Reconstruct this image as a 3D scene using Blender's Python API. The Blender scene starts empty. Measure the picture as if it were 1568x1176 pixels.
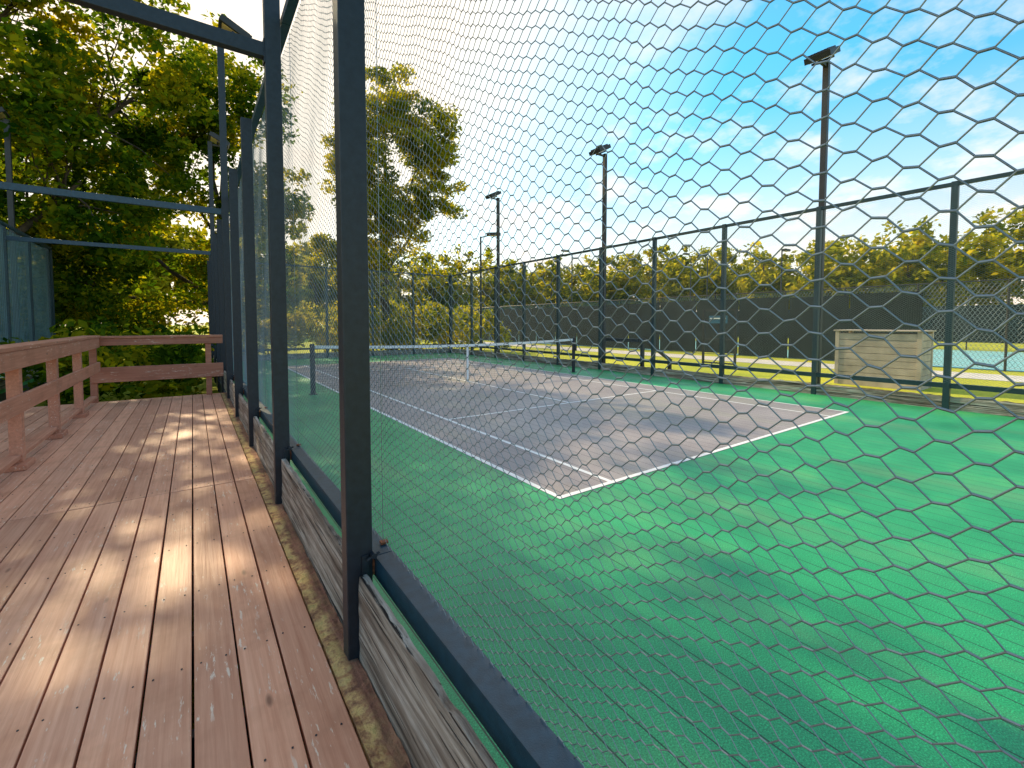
import bpy, math, random
import numpy as np
from mathutils import Vector, noise
random.seed(7); rng=np.random.default_rng(7)
S=bpy.context.scene
COL=S.collection
S.view_settings.view_transform='Standard'; S.view_settings.look='None'; S.view_settings.exposure=0
# ---------------------------------------------------------------- materials
def newmat(name):
    m=bpy.data.materials.new(name); m.use_nodes=True
    nt=m.node_tree; b=nt.nodes['Principled BSDF']; return m,nt,b
def N(nt,t,**k):
    n=nt.nodes.new(t)
    for a,v in k.items(): setattr(n,a,v)
    return n
def L(nt,a,b): nt.links.new(a,b)
def ramp(nt,fac,stops,interp='LINEAR'):
    r=N(nt,'ShaderNodeValToRGB'); r.color_ramp.interpolation=interp
    e=r.color_ramp.elements
    while len(e)<len(stops): e.new(0.5)
    for i,(p,c) in enumerate(stops):
        e[i].position=p; e[i].color=(c[0],c[1],c[2],1) if not isinstance(c,(int,float)) else (c,c,c,1)
    L(nt,fac,r.inputs[0]); return r
def pos(nt,scale=(1,1,1)):
    g=N(nt,'ShaderNodeNewGeometry'); m=N(nt,'ShaderNodeMapping'); m.inputs['Scale'].default_value=scale
    L(nt,g.outputs['Position'],m.inputs['Vector']); return m.outputs[0]
def noi(nt,vec,scale,detail=4,rough=.55):
    n=N(nt,'ShaderNodeTexNoise'); n.inputs['Scale'].default_value=scale; n.inputs['Detail'].default_value=detail
    n.inputs['Roughness'].default_value=rough
    if vec is not None: L(nt,vec,n.inputs['Vector'])
    return n.outputs['Fac']
def mix(nt,fac,a,b,mode='MIX'):
    m=N(nt,'ShaderNodeMix',data_type='RGBA',blend_type=mode)
    if isinstance(fac,(int,float)): m.inputs[0].default_value=fac
    else: L(nt,fac,m.inputs[0])
    for s,v in ((6,a),(7,b)):
        if isinstance(v,tuple): m.inputs[s].default_value=(v[0],v[1],v[2],1)
        else: L(nt,v,m.inputs[s])
    return m.outputs[2]
def math_(nt,op,a,b=None,clamp=False):
    m=N(nt,'ShaderNodeMath',operation=op,use_clamp=clamp)
    for i,v in enumerate((a,b)):
        if v is None: continue
        if isinstance(v,(int,float)): m.inputs[i].default_value=v
        else: L(nt,v,m.inputs[i])
    return m.outputs[0]
def bump(nt,b,h,strength=.3,dist=.01):
    n=N(nt,'ShaderNodeBump'); n.inputs['Strength'].default_value=strength; n.inputs['Distance'].default_value=dist
    L(nt,h,n.inputs['Height']); L(nt,n.outputs[0],b.inputs['Normal'])

def mat_simple(name,c,rough=.6,metal=0,var=.25,scale=8,bmp=.1):
    m,nt,b=newmat(name); f=noi(nt,pos(nt),scale,2)
    lo=tuple(x*(1-var) for x in c); hi=tuple(min(1,x*(1+var)) for x in c)
    r=ramp(nt,f,[(.3,lo),(.7,hi)]); L(nt,r.outputs[0],b.inputs['Base Color'])
    b.inputs['Roughness'].default_value=rough; b.inputs['Metallic'].default_value=metal
    if bmp: bump(nt,b,noi(nt,pos(nt),scale*12,2),bmp,.003)
    return m

def mat_deck(name,lo,hi,axis):
    m,nt,b=newmat(name)
    sc=(55,1.6,55) if axis=='Y' else (1.6,55,55)
    g=N(nt,'ShaderNodeNewGeometry')
    off=N(nt,'ShaderNodeVectorMath',operation='ADD')
    rv=N(nt,'ShaderNodeCombineXYZ'); r10=math_(nt,'MULTIPLY',g.outputs['Random Per Island'],37.0)
    for i in range(3): L(nt,r10,rv.inputs[i])
    L(nt,g.outputs['Position'],off.inputs[0]); L(nt,rv.outputs[0],off.inputs[1])
    mp=N(nt,'ShaderNodeMapping'); mp.inputs['Scale'].default_value=sc; L(nt,off.outputs[0],mp.inputs[0])
    grain=noi(nt,mp.outputs[0],1,4,.65)
    base=ramp(nt,grain,[(.25,lo),(.75,hi)]).outputs[0]
    bv=ramp(nt,g.outputs['Random Per Island'],[(0,(.80,.77,.76)),(.5,(.96,.96,.96)),(1,(1.10,1.10,1.08))]).outputs[0]
    base=mix(nt,1,base,bv,'MULTIPLY')
    d=noi(nt,off.outputs[0],3.2,4,.6)
    base=mix(nt,math_(nt,'MULTIPLY',ramp(nt,d,[(.5,0),(.72,1)]).outputs[0],.5),base,(lo[0]*.62,lo[1]*.60,lo[2]*.56))
    mp2=N(nt,'ShaderNodeMapping'); mp2.inputs['Scale'].default_value=(60,9,60) if axis=='Y' else (9,60,60); L(nt,off.outputs[0],mp2.inputs[0])
    fl=noi(nt,mp2.outputs[0],1,4,.7); big=noi(nt,off.outputs[0],2.3,1)
    fm=math_(nt,'MULTIPLY',ramp(nt,fl,[(.60,0),(.65,1)]).outputs[0],ramp(nt,big,[(.48,0),(.60,1)]).outputs[0])
    base=mix(nt,math_(nt,'MULTIPLY',fm,.75),base,(.85,.76,.62))
    v=N(nt,'ShaderNodeTexVoronoi'); v.inputs['Scale'].default_value=1
    mp3=N(nt,'ShaderNodeMapping'); mp3.inputs['Scale'].default_value=(5,1.7,5) if axis=='Y' else (1.7,5,5); L(nt,off.outputs[0],mp3.inputs[0]); L(nt,mp3.outputs[0],v.inputs['Vector'])
    k=ramp(nt,v.outputs['Distance'],[(.025,1),(.07,0)]).outputs[0]
    base=mix(nt,math_(nt,'MULTIPLY',k,.75),base,(.13,.05,.03))
    L(nt,base,b.inputs['Base Color'])
    b.inputs['Roughness'].default_value=.5
    bump(nt,b,grain,.5,.004); return m

M={}
M['deck']=mat_deck('stained_deck_wood',(.60,.255,.15),(.85,.46,.30),'Y')
M['rail']=mat_deck('stained_rail_wood',(.48,.18,.10),(.72,.32,.20),'Y')
M['railx']=mat_deck('stained_rail_wood_cross',(.36,.125,.07),(.56,.23,.135),'X')
M['post']=mat_simple('painted_steel_dark',(.013,.020,.030),.45,.0,.25,30,.25)
M['frame']=mat_simple('painted_steel_blue',(.014,.050,.080),.36,.0,.25,25,.25)
M['framefar']=mat_simple('painted_steel_teal',(.014,.040,.047),.45,.0,.2,10,0)
M['skirt']=mat_simple('platform_edge',(.05,.06,.06),.7)
M['white']=mat_simple('white_paint',(.82,.82,.82),.6,0,.08,20,0)
M['pole']=mat_simple('dark_bronze_pole',(.035,.033,.032),.5,.2,.2,5,0)
M['net']=mat_simple('net_cord',(.06,.06,.065),.8)
M['tape']=mat_simple('net_tape',(.8,.8,.8),.7,0,.05,8,0)
M['lens']=mat_simple('lamp_lens',(.65,.45,.20),.25,0,.2,30,0)
M['rust']=mat_simple('rusty_steel',(.26,.09,.04),.8,.2,.4,60)
M['zinc']=mat_simple('zinc_bolt',(.45,.45,.45),.4,.8)
M['ply']=mat_simple('weathered_plywood',(.50,.41,.31),.8,0,.2,3)
M['screen']=mat_simple('windscreen_fabric',(.012,.020,.020),.85,0,.4,1.2)
M['cord']=mat_simple('lit_mesh_pale',(.22,.36,.34),.8,0,.2,3,0)  # pale teal paints the brightness of sunlit fence wire
M['concrete']=mat_simple('concrete_path',(.66,.62,.55),.85,0,.12,2)
M['sign']=mat_simple('sign_blue',(.04,.14,.24),.5)
M['trunk']=mat_simple('bark',(.075,.052,.036),.9,0,.45,6,.6)
M['bluecourt']=mat_simple('blue_court_paint',(.26,.56,.56),.8,0,.06,3)
def wiremat(name,c):
    m=bpy.data.materials.new(name); m.use_nodes=True; nt=m.node_tree; nt.nodes.clear()
    o=N(nt,'ShaderNodeOutputMaterial'); d=N(nt,'ShaderNodeBsdfDiffuse'); g=N(nt,'ShaderNodeBsdfGlossy'); x=N(nt,'ShaderNodeMixShader')
    d.inputs[0].default_value=(*c,1); g.inputs[0].default_value=(.58,.65,.67,1); g.inputs['Roughness'].default_value=.38
    x.inputs[0].default_value=.34; L(nt,d.outputs[0],x.inputs[1]); L(nt,g.outputs[0],x.inputs[2]); L(nt,x.outputs[0],o.inputs[0]); return m
M['wire']=wiremat('galvanised_wire',(.125,.175,.195))
# mossy ledge
m,nt,b=newmat('mossy_ledge'); p=pos(nt)
f=noi(nt,p,14,5,.7)
c=ramp(nt,f,[(.32,(.16,.075,.045)),(.44,(.42,.23,.11)),(.56,(.68,.48,.19)),(.72,(.36,.30,.10))]).outputs[0]
g=N(nt,'ShaderNodeNewGeometry'); s=N(nt,'ShaderNodeSeparateXYZ'); L(nt,g.outputs['Position'],s.inputs[0])
xx=math_(nt,'ADD',s.outputs[0],math_(nt,'MULTIPLY',noi(nt,p,5,3,.6),.07))
fx=ramp(nt,math_(nt,'MULTIPLY',math_(nt,'SUBTRACT',xx,.465),10),[(.2,0),(.5,1)]).outputs[0]
c2=ramp(nt,noi(nt,pos(nt,(60,4,60)),1,4,.6),[(.3,(.10,.04,.028)),(.7,(.34,.15,.10))]).outputs[0]
c=mix(nt,math_(nt,'MULTIPLY',fx,.85),c,c2)
L(nt,c,b.inputs['Base Color']); b.inputs['Roughness'].default_value=.9; bump(nt,b,noi(nt,p,60,4),.8,.01); M['moss']=m
# weathered kick board
m,nt,b=newmat('weathered_timber'); p=pos(nt,(24,.9,24)); g1=noi(nt,p,1,7,.75)
c=ramp(nt,g1,[(.33,(.05,.036,.028)),(.43,(.20,.16,.125)),(.54,(.42,.36,.295)),(.68,(.70,.64,.56))]).outputs[0]
ck=noi(nt,pos(nt,(60,1.1,70)),1,3,.6); ckm=ramp(nt,ck,[(.36,1),(.42,0)]).outputs[0]
c=mix(nt,ckm,c,(.014,.010,.009))
bl=noi(nt,pos(nt,(6,3,10)),1,3); c=mix(nt,math_(nt,'MULTIPLY',ramp(nt,bl,[(.48,0),(.66,1)]).outputs[0],.6),c,(.17,.115,.08))
L(nt,c,b.inputs['Base Color']); b.inputs['Roughness'].default_value=.9
bump(nt,b,math_(nt,'SUBTRACT',g1,ckm),1,.014); M['plank']=m
# courts
def mat_court(name,x0,x1,y0,y1):
    m,nt,b=newmat(name); g=N(nt,'ShaderNodeNewGeometry'); s=N(nt,'ShaderNodeSeparateXYZ'); L(nt,g.outputs['Position'],s.inputs[0])
    X,Y=s.outputs[0],s.outputs[1]
    ins=math_(nt,'MULTIPLY',math_(nt,'MULTIPLY',math_(nt,'GREATER_THAN',X,x0),math_(nt,'LESS_THAN',X,x1)),
              math_(nt,'MULTIPLY',math_(nt,'GREATER_THAN',Y,y0),math_(nt,'LESS_THAN',Y,y1)))
    p=g.outputs['Position']
    big=noi(nt,p,.9,4,.6); fine=noi(nt,p,170,1,.6)
    green=ramp(nt,big,[(.3,(.008,.27,.10)),(.55,(.025,.40,.145)),(.72,(.09,.50,.16))]).outputs[0]  # last stop warms the green, painting in patches of warm sun
    grey=ramp(nt,big,[(.3,(.30,.25,.25)),(.7,(.43,.37,.36))]).outputs[0]
    c=mix(nt,ins,green,grey)
    sp=ramp(nt,fine,[(.35,(.62,.62,.62)),(.6,(1.08,1.08,1.08)),(.72,(1.6,1.6,1.6))]).outputs[0]
    c=mix(nt,1,c,sp,'MULTIPLY')
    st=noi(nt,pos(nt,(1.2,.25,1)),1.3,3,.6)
    c=mix(nt,math_(nt,'MULTIPLY',ramp(nt,st,[(.50,0),(.70,1)]).outputs[0],.25),c,(.30,.32,.16))  # worn tan patches, also painted as stand-in for warm sunlight
    fr=math_(nt,'FRACT',math_(nt,'DIVIDE',math_(nt,'ADD',X,50.0),.1525))
    seam=math_(nt,'LESS_THAN',fr,.042)
    c=mix(nt,math_(nt,'MULTIPLY',seam,.88),c,(.012,.02,.018))
    L(nt,c,b.inputs['Base Color']); b.inputs['Roughness'].default_value=.5
    bump(nt,b,fine,.5,.003); return m
CX0,CX1,CY0,CY1=2.36,8.46,2.66,16.24; NETY=9.48
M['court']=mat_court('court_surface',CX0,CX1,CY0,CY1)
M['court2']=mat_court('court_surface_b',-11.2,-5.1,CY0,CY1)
# grass
m,nt,b=newmat('lawn'); p=pos(nt)
c=ramp(nt,noi(nt,p,.35,5,.6),[(.3,(.30,.36,.02)),(.5,(.48,.50,.03)),(.7,(.60,.56,.04))]).outputs[0]
c=mix(nt,1,c,ramp(nt,noi(nt,p,25,3,.7),[(.3,(.7,.7,.7)),(.7,(1.3,1.3,1.3))]).outputs[0],'MULTIPLY')
L(nt,c,b.inputs['Base Color']); b.inputs['Roughness'].default_value=.95; bump(nt,b,noi(nt,p,40,2),.6,.05); M['grass']=m
# foliage
def mat_leaf(name,dark,mid,lite,trans,tf=.5):
    m=bpy.data.materials.new(name); m.use_nodes=True; nt=m.node_tree; nt.nodes.clear()
    o=N(nt,'ShaderNodeOutputMaterial'); g=N(nt,'ShaderNodeNewGeometry')
    r=g.outputs['Random Per Island']; n=noi(nt,g.outputs['Position'],.55,1)
    f=math_(nt,'ADD',math_(nt,'MULTIPLY',r,.5),math_(nt,'MULTIPLY',ramp(nt,n,[(.38,0),(.62,1)]).outputs[0],.5))
    c=ramp(nt,f,[(.1,dark),(.5,mid),(.9,lite)]).outputs[0]
    d=N(nt,'ShaderNodeBsdfDiffuse'); L(nt,c,d.inputs[0])
    t=N(nt,'ShaderNodeBsdfTranslucent'); tc=mix(nt,1,c,trans,'MULTIPLY'); L(nt,tc,t.inputs[0])
    ms=N(nt,'ShaderNodeMixShader'); ms.inputs[0].default_value=tf
    L(nt,d.outputs[0],ms.inputs[1]); L(nt,t.outputs[0],ms.inputs[2]); L(nt,ms.outputs[0],o.inputs[0]); return m
M['leaf']=mat_leaf('leaves_green',(.012,.040,.006),(.060,.115,.010),(.22,.225,.014),(3.8,2.9,.8),.55)
M['leaf2']=mat_leaf('leaves_yellow_green',(.06,.09,.012),(.17,.19,.02),(.32,.29,.03),(2.9,2.5,.9),.58)

# ---------------------------------------------------------------- mesh builder
class MB:
    def __init__(s): s.v=[]; s.f=[]; s.mi=[]; s.mats=[]
    def m(s,mat):
        if mat not in s.mats: s.mats.append(mat)
        return s.mats.index(mat)
    def box(s,x0,x1,y0,y1,z0,z1,mat):
        i=len(s.v); s.v+=[(x,y,z) for z in (z0,z1) for y in (y0,y1) for x in (x0,x1)]
        k=s.m(mat)
        for q in ((0,2,3,1),(4,5,7,6),(0,1,5,4),(2,6,7,3),(0,4,6,2),(1,3,7,5)):
            s.f.append(tuple(i+a for a in q)); s.mi.append(k)
    def obox(s,c,ax,ay,az,hx,hy,hz,mat):
        i=len(s.v); c=Vector(c)
        for kz in (-1,1):
            for ky in (-1,1):
                for kx in (-1,1): s.v.append(tuple(c+ax*hx*kx+ay*hy*ky+az*hz*kz))
        k=s.m(mat)
        for q in ((0,2,3,1),(4,5,7,6),(0,1,5,4),(2,6,7,3),(0,4,6,2),(1,3,7,5)):
            s.f.append(tuple(i+a for a in q)); s.mi.append(k)
    def tube(s,p0,p1,r0,r1,mat,n=8,cap=True):
        p0=Vector(p0);p1=Vector(p1); d=(p1-p0).normalized()
        a=d.orthogonal().normalized(); b=d.cross(a); i=len(s.v); k=s.m(mat)
        for p,r in ((p0,r0),(p1,r1)):
            for j in range(n):
                t=2*math.pi*j/n; s.v.append(tuple(p+a*math.cos(t)*r+b*math.sin(t)*r))
        for j in range(n):
            s.f.append((i+j,i+(j+1)%n,i+n+(j+1)%n,i+n+j)); s.mi.append(k)
        if cap:
            s.f.append(tuple(i+n-1-j for j in range(n))); s.mi.append(k)
            s.f.append(tuple(i+n+j for j in range(n))); s.mi.append(k)
    def done(s,name,parent=None,bevel=0,smooth=False):
        me=bpy.data.meshes.new(name); me.from_pydata(s.v,[],s.f)
        for mt in s.mats: me.materials.append(M[mt])
        me.polygons.foreach_set('material_index',s.mi)
        if smooth: me.polygons.foreach_set('use_smooth',[True]*len(s.f))
        me.update(); o=bpy.data.objects.new(name,me); COL.objects.link(o)
        if parent: o.parent=parent
        if bevel:
            bv=o.modifiers.new('bevel','BEVEL'); bv.width=bevel; bv.segments=2; bv.limit_method='ANGLE'
        return o
def empty(name):
    o=bpy.data.objects.new(name,None); COL.objects.link(o); return o
def npmesh(name,V,F,mat,smooth=False):
    me=bpy.data.meshes.new(name); nf=len(F); k=F.shape[1]
    me.vertices.add(len(V)); me.vertices.foreach_set('co',V.astype(np.float32).ravel())
    me.loops.add(nf*k); me.loops.foreach_set('vertex_index',F.astype(np.int32).ravel())
    me.polygons.add(nf); me.polygons.foreach_set('loop_start',np.arange(nf,dtype=np.int32)*k)
    try: me.polygons.foreach_set('loop_total',np.full(nf,k,dtype=np.int32))
    except Exception: pass
    if smooth: me.polygons.foreach_set('use_smooth',np.ones(nf,dtype=bool))
    me.materials.append(M[mat]); me.update(calc_edges=True); me.validate(); return me
def tubes_np(P0,P1,R,n):
    D=P1-P0; D/=np.linalg.norm(D,axis=1)[:,None]+1e-12
    ref=np.tile(np.array([1.,0,0]),(len(D),1)); ref[np.abs(D[:,0])>.9]=(0,0,1)
    A=np.cross(D,ref); A/=np.linalg.norm(A,axis=1)[:,None]; B=np.cross(D,A)
    t=np.arange(n)*2*math.pi/n
    ring=A[:,None,:]*np.cos(t)[None,:,None]+B[:,None,:]*np.sin(t)[None,:,None]
    ring*=R[:,None,None]
    V=np.concatenate([P0[:,None,:]+ring,P1[:,None,:]+ring],axis=1).reshape(-1,3)
    base=(np.arange(len(P0))*2*n)[:,None]; fs=[]
    for j in range(n): fs.append(np.concatenate([base+j,base+(j+1)%n,base+n+(j+1)%n,base+n+j],axis=1))
    F=np.stack(fs,axis=1).reshape(-1,4); return V,F

# ---------------------------------------------------------------- chicken wire panel (in YZ plane, origin at panel start)
BAY=1.92; ZR=.44; ZT=3.62
def hex_panel(name,n_side,r):
    cols=66; p=BAY/cols; h=.034; rows=int((ZT-ZR)/h); t=p*.42
    def warp(y,z):
        k=2*math.pi/BAY
        dy=.005*np.sin(k*2*y+3.1*z)+.004*np.sin(k*5*y-5*z+1); dz=.005*np.sin(k*3*y+2.3*z)+.003*np.sin(k*y*7+9*z)
        dx=.010*np.sin(k*y*.5)*np.sin(z*1.9+1)+.004*np.sin(k*2*y+z*4)
        return dx,y+dy,z+dz
    a=[];b=[];R=[]
    c,rw=np.meshgrid(np.arange(cols),np.arange(rows),indexing='ij'); c=c.ravel(); rw=rw.ravel()
    yc=(c+.5)*p; zc=ZR+(rw+.5*(c%2))*h
    L0=np.stack([yc-t/2,zc],1); R0=np.stack([yc+t/2,zc],1)
    a.append(L0);b.append(R0);R.append(np.full(len(c),r*1.6))
    for s in (-.5,.5):
        a.append(R0); b.append(np.stack([yc+p-t/2,zc+s*h],1)); R.append(np.full(len(c),r))
    A=np.concatenate(a);B=np.concatenate(b);R=np.concatenate(R)
    def to3(Q):
        q=np.round(Q,5); j=.0011
        y=Q[:,0]+j*np.sin(q[:,0]*9173+q[:,1]*5081); z=Q[:,1]+j*np.sin(q[:,0]*3371+q[:,1]*8093)
        dx,y,z=warp(y,z); return np.stack([dx,y,z],1)
    V,F=tubes_np(to3(A),to3(B),R,n_side)
    return npmesh(name,V,F,'wire',True)
hexN=hex_panel('chicken_wire_near',4,.00105)
hexF=hex_panel('chicken_wire_far',3,.00115)
def put(me,name,loc,rot=0,parent=None):
    o=bpy.data.objects.new(name,me); COL.objects.link(o); o.location=loc; o.rotation_euler=(0,0,rot)
    if parent: o.parent=parent
    return o
YS=[-.12+BAY*i for i in range(11)]

# ---------------------------------------------------------------- near fence (between deck and court)
def timber(mb_name,x0,x1,y0,y1,z0,z1,parent,seed=0):
    nz,ny=10,int((y1-y0)/.03); vs=[];fs=[]
    for i in range(ny+1):
        y=y0+(y1-y0)*i/ny
        ring=[]
        for k in range(nz+1): ring.append((x0,z0+(z1-z0)*k/nz,-1))
        for k in range(nz+1): ring.append((x1,z1-(z1-z0)*k/nz,1))
        for (x,z,s) in ring:
            n1=noise.noise(Vector((seed+s*9,y*2.2,z*34))); n2=noise.noise(Vector((seed+3,y*5,z*9+s)))
            n3=noise.noise(Vector((seed+7,y*9,2)))
            zz=z+ (n3*.020-.004 if abs(z-z1)<1e-6 else 0)
            edge=.008 if abs(z-z1)<1e-6 else 0
            vs.append((x+s*(n1*.006+n2*.003-edge),y,zz))
    m=2*(nz+1)
    for i in range(ny):
        for k in range(m):
            fs.append((i*m+k,i*m+(k+1)%m,(i+1)*m+(k+1)%m,(i+1)*m+k))
    fs.append(tuple(range(m))); fs.append(tuple(ny*m+m-1-k for k in range(m)))
    me=bpy.data.meshes.new(mb_name); me.from_pydata(vs,[],fs); me.materials.append(M['plank']); me.update()
    o=bpy.data.objects.new(mb_name,me); COL.objects.link(o); o.parent=parent; return o

DZ=.06
nf=empty('court_fence')
mb=MB()
for i,y in enumerate(YS):
    light=i in (2,5,8)
    mb.box(.475,.578,y,y+.075,DZ-.35,6.45 if light else 3.60,'post')
mb.done('posts',nf,.004)
mb=MB()
for i in range(10):
    y0=YS[i]+.012; y1=YS[i+1]+.006
    mb.box(.590,.668,y0,y1,.36,.448,'frame')
    mb.box(.590,.650,y0,y1,3.60,3.66,'frame')
    mb.box(.579,.589,YS[i]+.01,YS[i]+.06,.37,.43,'rust')
for i in range(11):
    y=YS[i]
    mb.box(.640,.672,y+.075,y+.10,.452,.462,'rust')
    mb.box(.532,.560,y-.008,y-.002,DZ,.47,'post')
    for k in range(6): mb.tube((.546,y-.008,DZ+.05+k*.05),(.546,y-.012,DZ+.05+k*.05),.005,.005,'zinc',8)
    mb.tube((.55,y-.02,.455),(.60,y-.02,.475),.006,.006,'post',8)
    mb.tube((.575,y-.035,.47),(.575,y+.0,.47),.012,.012,'post',8)
    mb.tube((.652,y+.088,.45),(.652,y+.088,3.6),.0016,.0016,'wire',6)
mb.done('frame_rails',nf,.004)
for i in range(10): timber('kick_board',.515,.553,YS[i]+(.082),YS[i+1]-.012,DZ-.03,.40,nf,i*5)
for i in range(10): put(hexN if i<2 else hexF,'wire_mesh',(.652,YS[i],0),0,nf)

# ---------------------------------------------------------------- far side / end fences
def simple_fence(name,x,xs_sign,ys,mesh=True):
    e=empty(name); mb=MB(); s=xs_sign
    for i,y in enumerate(ys): mb.box(min(x,x+s*.09),max(x,x+s*.09),y,y+.085,-.4,3.68,'framefar')
    for i in range(len(ys)-1):
        a,b=ys[i]+.085,ys[i+1]
        mb.box(x+.008,x+.075,a,b,3.61,3.67,'framefar'); mb.box(x+.01,x+.08,a,b,.35,.43,'framefar')
    mb.done('frame',e,.003)
    for i in range(len(ys)-1):
        timber('kick_board',x+.02,x+.06,ys[i]+.09,ys[i+1]-.005,-.02,.22,e,i*3+11)
        if mesh: put(hexF,'wire_mesh',(x-.004*s,ys[i]+.04,0),0,e)
    return e
simple_fence('court_fence',10.0,1,YS)
lf=simple_fence('court_fence',-3.45,-1,YS)
P0=[];P1=[]
for z in np.arange(.47,3.58,.020): P0.append((-3.49,11.5,z)); P1.append((-3.49,19.05,z))
for y in np.arange(11.5,19.05,.12): P0.append((-3.49,y,.45)); P1.append((-3.49,y,3.6))
V,F=tubes_np(np.array(P0,float),np.array(P1,float),np.full(len(P0),.0045),3)
put(npmesh('lit_mesh_cords',V,F,'cord'),'lit_mesh_cords',(0,0,0),0,lf)  # added cords imitating the bright haze of sunlit wire mesh
simple_fence('court_fence',-12.6,-1,YS,False)
def end_fence(name,x0,n,w,y):
    e=empty(name); mb=MB()
    for i in range(n+1): mb.box(x0+i*w-.04,x0+i*w+.045,y,y+.085,-.4,3.68,'framefar')
    for i in range(n):
        a,b=x0+i*w+.045,x0+(i+1)*w-.04
        mb.box(a,b,y+.01,y+.07,3.61,3.67,'framefar'); mb.box(a,b,y+.01,y+.08,.35,.43,'framefar')
        mb.box(a,b,y+.02,y+.06,-.02,.22,'plank')
    mb.done('frame',e,.003)
    for i in range(n):
        o=put(hexF,'wire_mesh',(x0+i*w,y-.01,0),-math.pi/2,e); o.scale=(1,w/BAY,1)
    return e
end_fence('court_fence',.68+.05,5,1.86,YS[-1]+.1)
end_fence('court_fence',-12.5,5,1.81,YS[-1]+.1)

for y in (3.72,9.48,15.24):
    mb=MB(); mb.box(-3.45,.472,y+.005,y+.07,3.32,3.42,'post' if y<5 else 'frame')
    mb.box(.466,.474,y+.0,y+.074,3.28,3.45,'post')
    mb.done('walkway_crossbeam',None,.003)

# ---------------------------------------------------------------- flood lights
def flood(x,y,base,side,pole=True,h=6.45):
    mb=MB()
    if pole: mb.box(x-.05,x+.05,y-.05,y+.05,base,h,'pole')
    else: mb.box(x-.053,x+.053,y-.039,y+.039,h-.2,h+.01,'pole')
    mb.box(min(x,x+side*.35),max(x,x+side*.35),y-.025,y+.025,h-.09,h-.04,'pole')
    c=Vector((x+side*.22,y,h+.07)); ax=Vector((side*.90,0,-.436)); az=Vector((side*.436,0,.90)); ay=Vector((0,1,0))
    mb.obox(c,ax,ay,az,.25,.22,.055,'pole')
    mb.obox(c-az*.058,ax,ay,az,.19,.17,.006,'lens')
    for k in range(-3,4): mb.obox(c+az*.07+ay*k*.055,ax,ay,az,.20,.006,.018,'pole')
    mb.obox(c-az*.09,ax,ay,az,.02,.19,.02,'pole')
    return mb.done('flood_light',None,.004)
for y in (3.765,9.52,15.28):
    flood(10.17,y,-.4,-1); flood(-3.62,y+1.25,-.4,-1)
for y in (3.72,9.48,15.24): flood(.527,y+.035,0,1,False)

# ---------------------------------------------------------------- court slabs, lines, net
def slab(name,x0,x1,mat):
    mb=MB(); mb.box(x0,x1,-.1,YS[-1]+.16,-.12,0,mat); mb.box(x0+.02,x1-.02,-.08,YS[-1]+.14,-.6,-.121,'skirt'); return mb.done(name)
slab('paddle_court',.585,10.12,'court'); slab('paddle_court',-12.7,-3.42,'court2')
def sheet(mb,x0,x1,y0,y1,z,mat):
    i=len(mb.v); mb.v+=[(x0,y0,z),(x1,y0,z),(x1,y1,z),(x0,y1,z)]; mb.f.append((i,i+1,i+2,i+3)); mb.mi.append(mb.m(mat))
w=.05
for dx in (0,-13.56):
    mb=MB(); a,b2=CX0+dx,CX1+dx; z=.004
    sheet(mb,a,b2,CY0,CY0+w,z,'white'); sheet(mb,a,b2,CY1-w,CY1,z,'white')
    sheet(mb,a,a+w,CY0+w,CY1-w,z,'white'); sheet(mb,b2-w,b2,CY0+w,CY1-w,z,'white')
    sheet(mb,a+.61,a+.61+w,CY0+w,CY1-w,z,'white'); sheet(mb,b2-.61-w,b2-.61,CY0+w,CY1-w,z,'white')
    for yy in (NETY-3.66,NETY+3.66): sheet(mb,a+.61+w,b2-.61-w,yy,yy+w,z,'white')
    cx=(a+b2)/2; sheet(mb,cx-w/2,cx+w/2,NETY-3.66+w,NETY+3.66,z,'white')
    mb.done('court_lines')
# net
e=empty('court_net'); mb=MB()
xa,xb=CX0-.45,CX1+.45
def top(x): u=(x-(xa+xb)/2)/((xb-xa)/2); return .90+.07*u*u
for x in (xa,xb):
    mb.tube((x,NETY,0),(x,NETY,1.0),.045,.045,'post',12); mb.box(x-.07,x+.07,NETY-.07,NETY+.07,0,.012,'post')
    mb.box(x-.03,x+.03,NETY-.10,NETY-.045,.62,.80,'post')
mb.done('net_posts',e)
mb=MB(); n=24
for i in range(n):
    x0=xa+(xb-xa)*i/n; x1=xa+(xb-xa)*(i+1)/n; t0,t1=top(x0),top(x1); k=mb.m('tape'); j=len(mb.v)
    for yy in (-.008,.008):
        mb.v+=[(x0,NETY+yy,t0-.06),(x1,NETY+yy,t1-.06),(x1,NETY+yy,t1),(x0,NETY+yy,t0)]
    for q in ((0,1,2,3),(7,6,5,4),(3,2,6,7),(0,4,5,1)): mb.f.append(tuple(j+a for a in q)); mb.mi.append(k)
cx=(xa+xb)/2; mb.box(cx-.026,cx+.026,NETY-.014,NETY+.014,.0,.895,'tape'); mb.done('net_tape',e)
xs=np.arange(xa+.05,xb-.04,.045); P0=[];P1=[]
for x in xs: P0.append((x,NETY,.03));P1.append((x,NETY,top(x)-.05))
for z in np.arange(.04,.82,.045):
    for i in range(12):
        x0=xa+(xb-xa)*i/12; x1=xa+(xb-xa)*(i+1)/12; P0.append((x0,NETY,z*top(x0)/.87)); P1.append((x1,NETY,z*top(x1)/.87))
V,F=tubes_np(np.array(P0,float),np.array(P1,float),np.full(len(P0),.0022),3)
o=put(npmesh('net_cords',V,F,'net'),'net_cords',(0,0,0),0,e)

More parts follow.
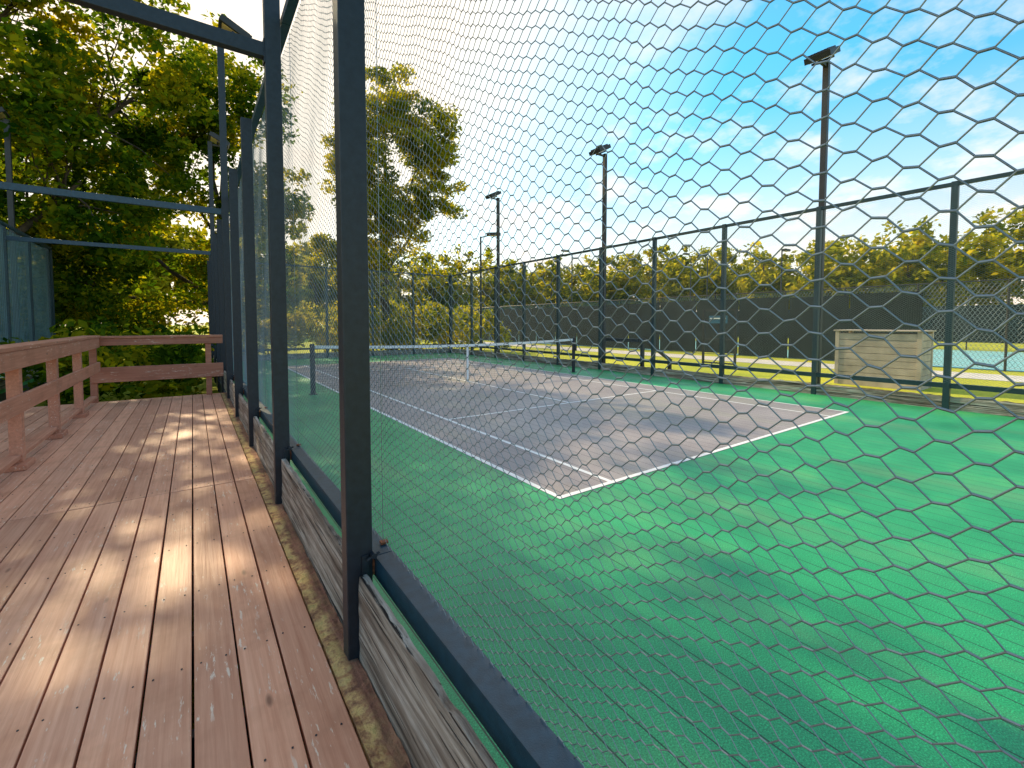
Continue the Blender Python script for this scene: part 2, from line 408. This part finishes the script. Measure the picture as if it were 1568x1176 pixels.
# ---------------------------------------------------------------- deck walkway
mb=MB(); PW=.1475; x=.405; nb=0
JY=4.45
while x>-3.3:
    segs=[(-1.5,JY-.006),(JY+.006,8.3),(8.308,10.32)] if nb%2 else [(-1.5,JY-.006),(JY+.006,10.32)]
    for (a,b2) in segs:
        dz=random.uniform(-.0015,.0015); mb.box(x-PW+.0075+random.uniform(-.001,.001),x+random.uniform(-.001,.0005),a,b2,DZ-.038+dz,DZ+dz,'deck')
    x-=PW; nb+=1
deck=mb.done('wooden_deck',None,.003)
mb=MB()
for y in np.arange(-1.2,10.4,.6):
    mb.box(-3.3,.40,y,y+.04,DZ-.24,DZ-.041,'post')
mb.box(.33,.372,-1.5,10.3,DZ-.24,DZ-.043,'post')
mb.box(-3.3,.56,10.325,10.36,DZ-.26,DZ-.005,'railx')
mb.done('deck_joists')
mb=MB()
x=.405
while x>-2.2:
    for y in list(np.arange(-.9,10.3,.6)):
        for dx in (.03,.115):
            jx,jy=random.uniform(-.006,.006),random.uniform(-.008,.008)
            mb.tube((x-dx+jx,y+.02+jy,DZ+.0002),(x-dx+jx,y+.02+jy,DZ+.0022),.0036,.0036,'post',6)
    x-=PW
mb.done('deck_screws')
vs=[];fs=[];ny=480
for i in range(ny+1):
    y=-1.5+11.8*i/ny
    for k,xx in enumerate((.412,.413,.435,.475,.508,.512)):
        z=(DZ-.25 if k in(0,) else DZ-.004+.012*noise.noise(Vector((xx*25,y*7,1)))+.006*noise.noise(Vector((xx*60,y*30,1))))
        vs.append((xx+.004*noise.noise(Vector((k,y*8,3))),y,z))
for i in range(ny):
    for k in range(5): fs.append((i*6+k,i*6+k+1,(i+1)*6+k+1,(i+1)*6+k))
me=bpy.data.meshes.new('deck_ledge'); me.from_pydata(vs,[],fs); me.materials.append(M['moss']); me.update()
COL.objects.link(bpy.data.objects.new('deck_ledge',me))
mb=MB(); mb.box(.413,.51,-1.5,10.3,DZ-.3,DZ-.03,'moss'); mb.box(.51,.584,-1.5,18,DZ-.4,-.03,'skirt'); mb.done('ledge_beam')

# ---------------------------------------------------------------- deck railings
mb=MB(); RX=-1.36
PY=(3.2,4.6,6.0,7.4,8.8)
for y in PY: mb.box(RX-.045,RX+.045,y,y+.09,DZ,1.14,'rail')
mb.box(RX-.12,RX+.095,3.1,10.12,1.165,1.205,'rail')
mb.box(RX+.047,RX+.085,3.1,10.12,1.00,1.162,'rail')
mb.box(RX-.085,RX-.047,3.1,10.12,1.00,1.162,'rail')
mb.box(RX+.047,RX+.085,3.1,10.12,.60,.76,'rail')
mb.box(RX-.07,RX+.03,3.1,10.12,DZ+.09,DZ+.13,'rail')
for y in PY: mb.box(RX-.075,RX+.085,y-.10,y+.19,DZ+.0005,DZ+.055,'rail')
mb.done('deck_railing',None,.006)
mb=MB()
for x in (RX-.02,.23):
    mb.box(x-.045,x+.045,10.2,10.29,DZ,1.13,'railx')
mb.box(RX-.10,.46,10.13,10.31,1.15,1.19,'railx')
mb.box(RX-.04,.46,10.155,10.195,1.03,1.147,'railx')
mb.box(RX-.04,.46,10.155,10.195,.40,.66,'railx')
mb.done('deck_railing',None,.006)

# ---------------------------------------------------------------- ground etc.
mb=MB(); sheet(mb,-500,500,-500,500,-.42,'grass'); mb.done('ground')
mb=MB(); sheet(mb,20.8,23.2,-30,60,-.41,'concrete'); mb.done('concrete_path')
mb=MB(); sheet(mb,25.3,42,-25,14,-.405,'bluecourt'); sheet(mb,25.3,42,18,60,-.405,'bluecourt')
mb.done('tennis_court')
mb=MB()
for yy in (-20,-11,-9.6,0,9.6): sheet(mb,26,41,yy,yy+.08,-.400,'white')
sheet(mb,26.5,26.6,-20,9.6,-.396,'white'); sheet(mb,32,32.1,-20,9.6,-.396,'white'); mb.done('tennis_court_lines')
e=empty('windscreen_fence'); mb=MB(); X=25
for i in range(30):
    y=-10+i*2.6; mb.tube((X,y,-.42),(X,y,3.05),.04,.04,'pole',8)
mb.tube((X,-10,3.05),(X,65.4,3.05),.03,.03,'pole',6); mb.done('frame',e)
mb=MB()
y=5.4
while y<64:
    mb.box(X-.05,X-.04,y+.02,y+2.57,-.38+random.uniform(0,.06),2.75+random.uniform(-.06,.03),'screen'); y+=2.6
mb.done('screen_panels',e)
P0=[];P1=[]
for y in np.arange(-10,65,.14):
    lo=-.3 if y<5.4 else 2.6; hh=3.0-lo
    P0.append((X,y,lo));P1.append((X,y+hh*.6,3.0)); P0.append((X,y+hh*.6,lo));P1.append((X,y,3.0))
V,F=tubes_np(np.array(P0,float),np.array(P1,float),np.full(len(P0),.006),3)
put(npmesh('chain_link',V,F,'wire'),'chain_link',(0,0,0),0,e)
e=empty('windscreen_fence'); mb=MB(); X=43
for i in range(30): mb.tube((X,-20+i*3,-.42),(X,-20+i*3,3.2),.04,.04,'pole',6)
mb.box(X-.03,X-.02,-20,67,.1,2.6,'screen'); mb.tube((X,-20,3.2),(X,67,3.2),.03,.03,'pole',6); mb.done('frame',e)
e=empty('court_gate'); mb=MB()
for y in (9.6,11.0): mb.box(17.97,18.05,y,y+.08,-.42,2.0,'pole')
mb.box(17.98,18.04,9.68,11.0,1.92,1.99,'pole'); mb.box(17.98,18.04,9.68,11.0,.7,.76,'pole'); mb.box(17.98,18.04,9.68,11.0,-.3,-.24,'pole')
mb.done('gate_frame',e,.003)
mb=MB(); mb.box(17.92,17.95,9.95,10.75,1.40,1.72,'sign'); mb.box(17.905,17.918,10.0,10.7,1.58,1.63,'tape'); mb.done('sign_board',e)
mb=MB()
for (x,y,z0,z1) in ((10.6,8.4,-.42,.95),(10.6,9.9,-.42,1.0),(11.9,8.4,-.42,.25)):
    mb.box(x-.045,x+.045,y-.045,y+.045,z0,z1,'pole')
mb.obox((11.25,8.35,.60),Vector((.88,0,-.47)).normalized(),Vector((0,1,0)),Vector((.47,0,.88)).normalized(),.75,.025,.05,'pole')
mb.box(10.55,10.65,8.5,9.8,.85,.95,'pole')
for k in range(4): mb.box(10.35+k*.32,10.35+k*.32+.32,8.4,9.9,-.42,-.1-k*.08,'rail')
mb.done('court_steps',None,.003)
e=empty('wooden_storage_bin'); mb=MB()
x0,x1,y0,y1=15.9,17.0,3.45,5.4; z0,z1=-.42,1.12
nbd=8
for k in range(nbd):
    a=z0+(z1-z0)*k/nbd; b2=z0+(z1-z0)*(k+1)/nbd-.012
    mb.box(x0,x0+.03,y0+.08,y1-.08,a,b2,'ply'); mb.box(x0+.08,x1-.08,y0,y0+.03,a,b2,'ply')
    mb.box(x0+.08,x1-.08,y1-.03,y1,a,b2,'ply'); mb.box(x1-.03,x1,y0+.08,y1-.08,a,b2,'ply')
for (x,y) in ((x0-.02,y0-.02),(x0-.02,y1-.08),(x1-.08,y0-.02),(x1-.08,y1-.08)): mb.box(x,x+.1,y,y+.1,z0,z1+.05,'ply')
mb.box(x0-.06,x1+.06,y0-.06,y1+.06,z1+.055,z1+.09,'ply'); mb.done('bin_body',e,.004)
def lamp(x,y,h,arm):
    mb=MB(); mb.tube((x,y,-.42),(x,y,h),.07,.045,'pole',8); mb.tube((x,y,h-.05),(x+arm[0],y+arm[1],h+.1),.03,.03,'pole',6)
    c=Vector((x+arm[0],y+arm[1],h+.1)); d=Vector((arm[0],arm[1],0)).normalized()
    mb.obox(c,d,Vector((-d.y,d.x,0)),Vector((0,0,1)),.35,.16,.07,'pole'); mb.obox(c-Vector((0,0,.075)),d,Vector((-d.y,d.x,0)),Vector((0,0,1)),.28,.12,.01,'lens')
    mb.done('street_lamp',None)
lamp(12.6,20.6,6.0,(.5,-.5)); lamp(27,29,7.5,(-.8,0)); lamp(27,31,7.5,(.8,0)); lamp(33,20,6.5,(-.8,0)); lamp(34,15,6.5,(.6,0)); lamp(40,26,8,(-.8,0))

# ---------------------------------------------------------------- vegetation
def leaves(centers,rad,per,size,seed,flat=.7,mat='leaf',name='foliage'):
    r=np.random.default_rng(seed); n=len(centers)*per
    C=np.repeat(centers,per,axis=0); RR=np.repeat(rad,per)
    d=r.normal(size=(n,3)); d/=np.linalg.norm(d,axis=1)[:,None]; rr=r.random(n)**.45
    P=C+d*(rr*RR)[:,None]*np.array([1,1,flat])
    nrm=r.normal(size=(n,3))+np.array([0,0,.9]); nrm/=np.linalg.norm(nrm,axis=1)[:,None]
    t=np.cross(nrm,r.normal(size=(n,3))); t/=np.linalg.norm(t,axis=1)[:,None]; b=np.cross(nrm,t)
    s=size*(.6+.8*r.random(n))[:,None]
    a0=P-t*s*.6; a1=P+b*s*.34; a2=P+t*s*.6-nrm*s*.12; a3=P-b*s*.34
    V=np.stack([a0,a1,a2,a3],1).reshape(-1,3); F=np.arange(n*4).reshape(-1,4)
    return npmesh(name,V,F,mat)
def ell_points(n,c,r,seed,shell=.5):
    g=np.random.default_rng(seed); d=g.normal(size=(n,3)); d/=np.linalg.norm(d,axis=1)[:,None]
    rr=(shell+(1-shell)*g.random(n))[:,None]; return np.array(c)+d*rr*np.array(r)
def tree(name,base,h,tr,lobes,clumps,per,size,seed,mat='leaf',crad=(.45,1.0)):
    e=empty(name); g=np.random.default_rng(seed); mb=MB(); rnd=random.Random(seed)
    b=Vector(base); p=b.copy(); nseg=7; pts=[p.copy()]
    for i in range(nseg):
        p=p+Vector((rnd.uniform(-.25,.25),rnd.uniform(-.25,.25),h*.72/nseg)); pts.append(p.copy())
    for i in range(nseg):
        mb.tube(pts[i],pts[i+1],tr*(1-.11*i),tr*(1-.11*(i+1)),'trunk',10,False)
    Cs=[];tot=sum(l[1][0]*l[1][1]*l[1][2] for l in lobes)
    for li,(c,r) in enumerate(lobes):
        n=max(6,int(clumps*(r[0]*r[1]*r[2])/tot)); Cs.append(ell_points(n,c,r,seed+li,.35))
        k=min(nseg,max(2,int((c[2]-base[2])/h*nseg*.9))); st=pts[k]; en=Vector(c); mid=(st+en)/2+Vector((0,0,-.3))
        r0=tr*(1-.11*k)*.5
        mb.tube(st,mid,r0,r0*.7,'trunk',7,False); mb.tube(mid,en,r0*.7,r0*.35,'trunk',7,False)
        for q in Cs[-1][:min(n,14)]:
            q=Vector(q); s0=mid.lerp(en,rnd.uniform(.2,1)); m2=(s0+q)/2+Vector((rnd.uniform(-.2,.2),rnd.uniform(-.2,.2),.15))
            mb.tube(s0,m2,r0*.28,r0*.18,'trunk',5,False); mb.tube(m2,q,r0*.18,.008,'trunk',5,False)
    mb.done('trunk',e,0,True)
    C=np.concatenate(Cs); rad=crad[0]+(crad[1]-crad[0])*g.random(len(C))
    put(leaves(C,rad,per,size,seed+99,.65,mat),'foliage',(0,0,0),0,e)
tree('broadleaf_tree',(-5.6,19.5,-.42),15,.38,[((-7.5,19,11.0),(3.6,3,3)),((-3.2,19.5,12.3),(3.2,3,2.8)),((-5.5,18.5,8),(4.2,3,2.6)),((-1.4,20,9),(2.5,2.6,3)),
   ((-9.5,20,7.5),(3.2,3,3)),((-5.0,19.5,14.5),(2.6,2.4,2.2)),((-2.6,18.5,5.6),(2.6,2.2,2.4)),((-7,18.5,4.6),(3.6,2.2,2.2))],460,130,.185,3)
tree('broadleaf_tree',(1.2,23.5,-.42),13,.28,[((1.4,23.2,11.2),(2.5,2.2,2.8)),((-.6,23.5,8.6),(2.4,2.2,2.6)),((2.4,23,7.0),(2.2,2.0,2.4)),((-2.4,23,5.4),(2.8,2.2,2.6)),((1.6,23.4,3.6),(2.6,2,2.2)),((-4.2,23,3.0),(3.0,2,2.2))],300,120,.19,21)
tree('broadleaf_tree',(-12,24,-.42),15,.34,[((-12,24,10),(4,3,4)),((-9.5,24,5),(4,3,3)),((-15,24,6),(4,3,3.4)),((-7,25,8),(3.5,2.5,3.5))],300,110,.24,33)
tree('broadleaf_tree',(9.4,25,-.42),15.5,.30,[((9.0,24.6,13.1),(2.0,2,2.2)),((11.0,24,11.4),(2.2,2.2,2.3)),((7.6,25,10.2),(2.2,2.1,2.4)),((11.4,24,8.7),(1.9,1.8,1.5)),((8.8,24.6,7.4),(2.6,2.2,2.0)),((7.3,25,4.6),(2.6,2,2.0))],340,120,.18,55,'leaf2',(.4,.85))
def shrubs(name,pts,seed,mat='leaf',size=.16,per=150,rad=(.5,.9)):
    g=np.random.default_rng(seed); C=np.array(pts); r=rad[0]+(rad[1]-rad[0])*g.random(len(C))
    put(leaves(C,r,per,size,seed,.8,mat),name,(0,0,0))
g=np.random.default_rng(5)
P=[(g.uniform(-9,1.5),g.uniform(12.5,17.5),g.uniform(-.3,1.0)) for _ in range(110)]
P=[p for p in P if not(-13<p[0]<-3.0 and p[1]<20)]
P+=[(g.uniform(-10,1),g.uniform(20.2,25),g.uniform(-.3,2.4)) for _ in range(200)]
P=[p for p in P if not(.0<p[0])]
shrubs('undergrowth',P,6)
P=[(g.uniform(1,16),g.uniform(22,28),g.uniform(-.2,1.6)+.8*abs(math.sin(i))) for i in range(170)]
shrubs('hedge',P,9,'leaf2',.18)
path=[(95,-55),(72,-12),(66,15),(58,42),(42,62),(20,66),(0,60),(-22,52),(-50,45)]
C=[];T=MB()
for i in range(len(path)-1):
    a=np.array(path[i]);b=np.array(path[i+1]); n=int(np.linalg.norm(b-a)/3.0)
    for k in range(n):
        for row in range(3):
            q=a+(b-a)*(k+g.random())/n+g.normal(size=2)*1.5+ np.array([5,5])*row
            h=g.uniform(8,13.5)+(0,2.2,3.2)[row]; w=g.uniform(2.6,4.4)
            if row==0: T.tube((q[0],q[1],-.42),(q[0],q[1],h*.7),.22,.08,'trunk',6,False)
            m=30; d=g.normal(size=(m,3)); d/=np.linalg.norm(d,axis=1)[:,None]
            C.append(np.array([q[0],q[1],h*.54])+d*(.4+.6*g.random((m,1)))*np.array([w,w,h*.44]))
C=np.concatenate(C); rr=.7+.9*g.random(len(C))
e=empty('distant_trees'); put(leaves(C,rr,36,.58,77,.75,'leaf2'),'foliage',(0,0,0),0,e); T.done('trunks',e)

# ---------------------------------------------------------------- sky, sun
EL=math.radians(34); AZ=math.radians(-8)
d=Vector((math.sin(AZ)*math.cos(EL),math.cos(AZ)*math.cos(EL),math.sin(EL)))
W=bpy.data.worlds.new('World'); S.world=W; W.use_nodes=True; nt=W.node_tree; bg=nt.nodes['Background']
sky=N(nt,'ShaderNodeTexSky',sky_type='NISHITA'); sky.sun_disc=False; sky.sun_elevation=EL; sky.sun_rotation=AZ
sky.air_density=1.0; sky.dust_density=1.5; sky.ozone_density=1.0
tc=N(nt,'ShaderNodeTexCoord'); sp=N(nt,'ShaderNodeSeparateXYZ'); L(nt,tc.outputs['Generated'],sp.inputs[0])
zz=math_(nt,'ADD',math_(nt,'MAXIMUM',sp.outputs[2],0.0),.18)
cv=N(nt,'ShaderNodeCombineXYZ'); L(nt,math_(nt,'DIVIDE',sp.outputs[0],zz),cv.inputs[0]); L(nt,math_(nt,'DIVIDE',sp.outputs[1],zz),cv.inputs[1])
tint=ramp(nt,sp.outputs[2],[(0.0,(.72,.70,.68)),(.2,(.42,.72,.74)),(.45,(.26,.82,.88)),(.62,(.34,.80,.86)),(.9,(.80,.80,.76))]).outputs[0]
tv=N(nt,'ShaderNodeVectorMath',operation='SCALE'); L(nt,tint,tv.inputs[0]); tv.inputs['Scale'].default_value=2.5
c=mix(nt,1,sky.outputs[0],tv.outputs[0],'MULTIPLY')
cn=noi(nt,cv.outputs[0],2.3,7,.6)
cm=ramp(nt,cn,[(.50,0),(.66,1)]).outputs[0]
hz=ramp(nt,sp.outputs[2],[(0.0,1),(.38,.8),(.62,.35)]).outputs[0]
fac=math_(nt,'MULTIPLY',cm,hz,True)
c=mix(nt,math_(nt,'MULTIPLY',fac,.85),c,(8.4,7.6,7.0))
dp=N(nt,'ShaderNodeVectorMath',operation='DOT_PRODUCT'); L(nt,tc.outputs['Generated'],dp.inputs[0]); dp.inputs[1].default_value=tuple(d)
sg=ramp(nt,dp.outputs['Value'],[(.52,0),(.74,.45),(.87,.9),(1,1)]).outputs[0]
hh=ramp(nt,sp.outputs[2],[(0.0,.95),(.12,.62),(.26,.2),(.38,0)]).outputs[0]
c=mix(nt,math_(nt,'MAXIMUM',sg,hh),c,(9.8,8.3,6.8))
L(nt,c,bg.inputs[0]); bg.inputs[1].default_value=.15
ld=bpy.data.lights.new('sun','SUN'); ld.energy=5; ld.angle=math.radians(.6); ld.color=(1,.81,.50)
so=bpy.data.objects.new('sun',ld); COL.objects.link(so); so.rotation_euler=d.to_track_quat('Z','Y').to_euler()

# ---------------------------------------------------------------- camera
cd=bpy.data.cameras.new('camera'); cam=bpy.data.objects.new('camera',cd); COL.objects.link(cam)
cd.sensor_width=36; cd.lens=688/1568*36; cd.clip_start=.02; cd.clip_end=2000; cd.shift_y=-62/1568
cam.location=(0,0,1.41); cam.rotation_euler=(math.radians(90-2.6),0,math.radians(-35.4)); S.camera=cam
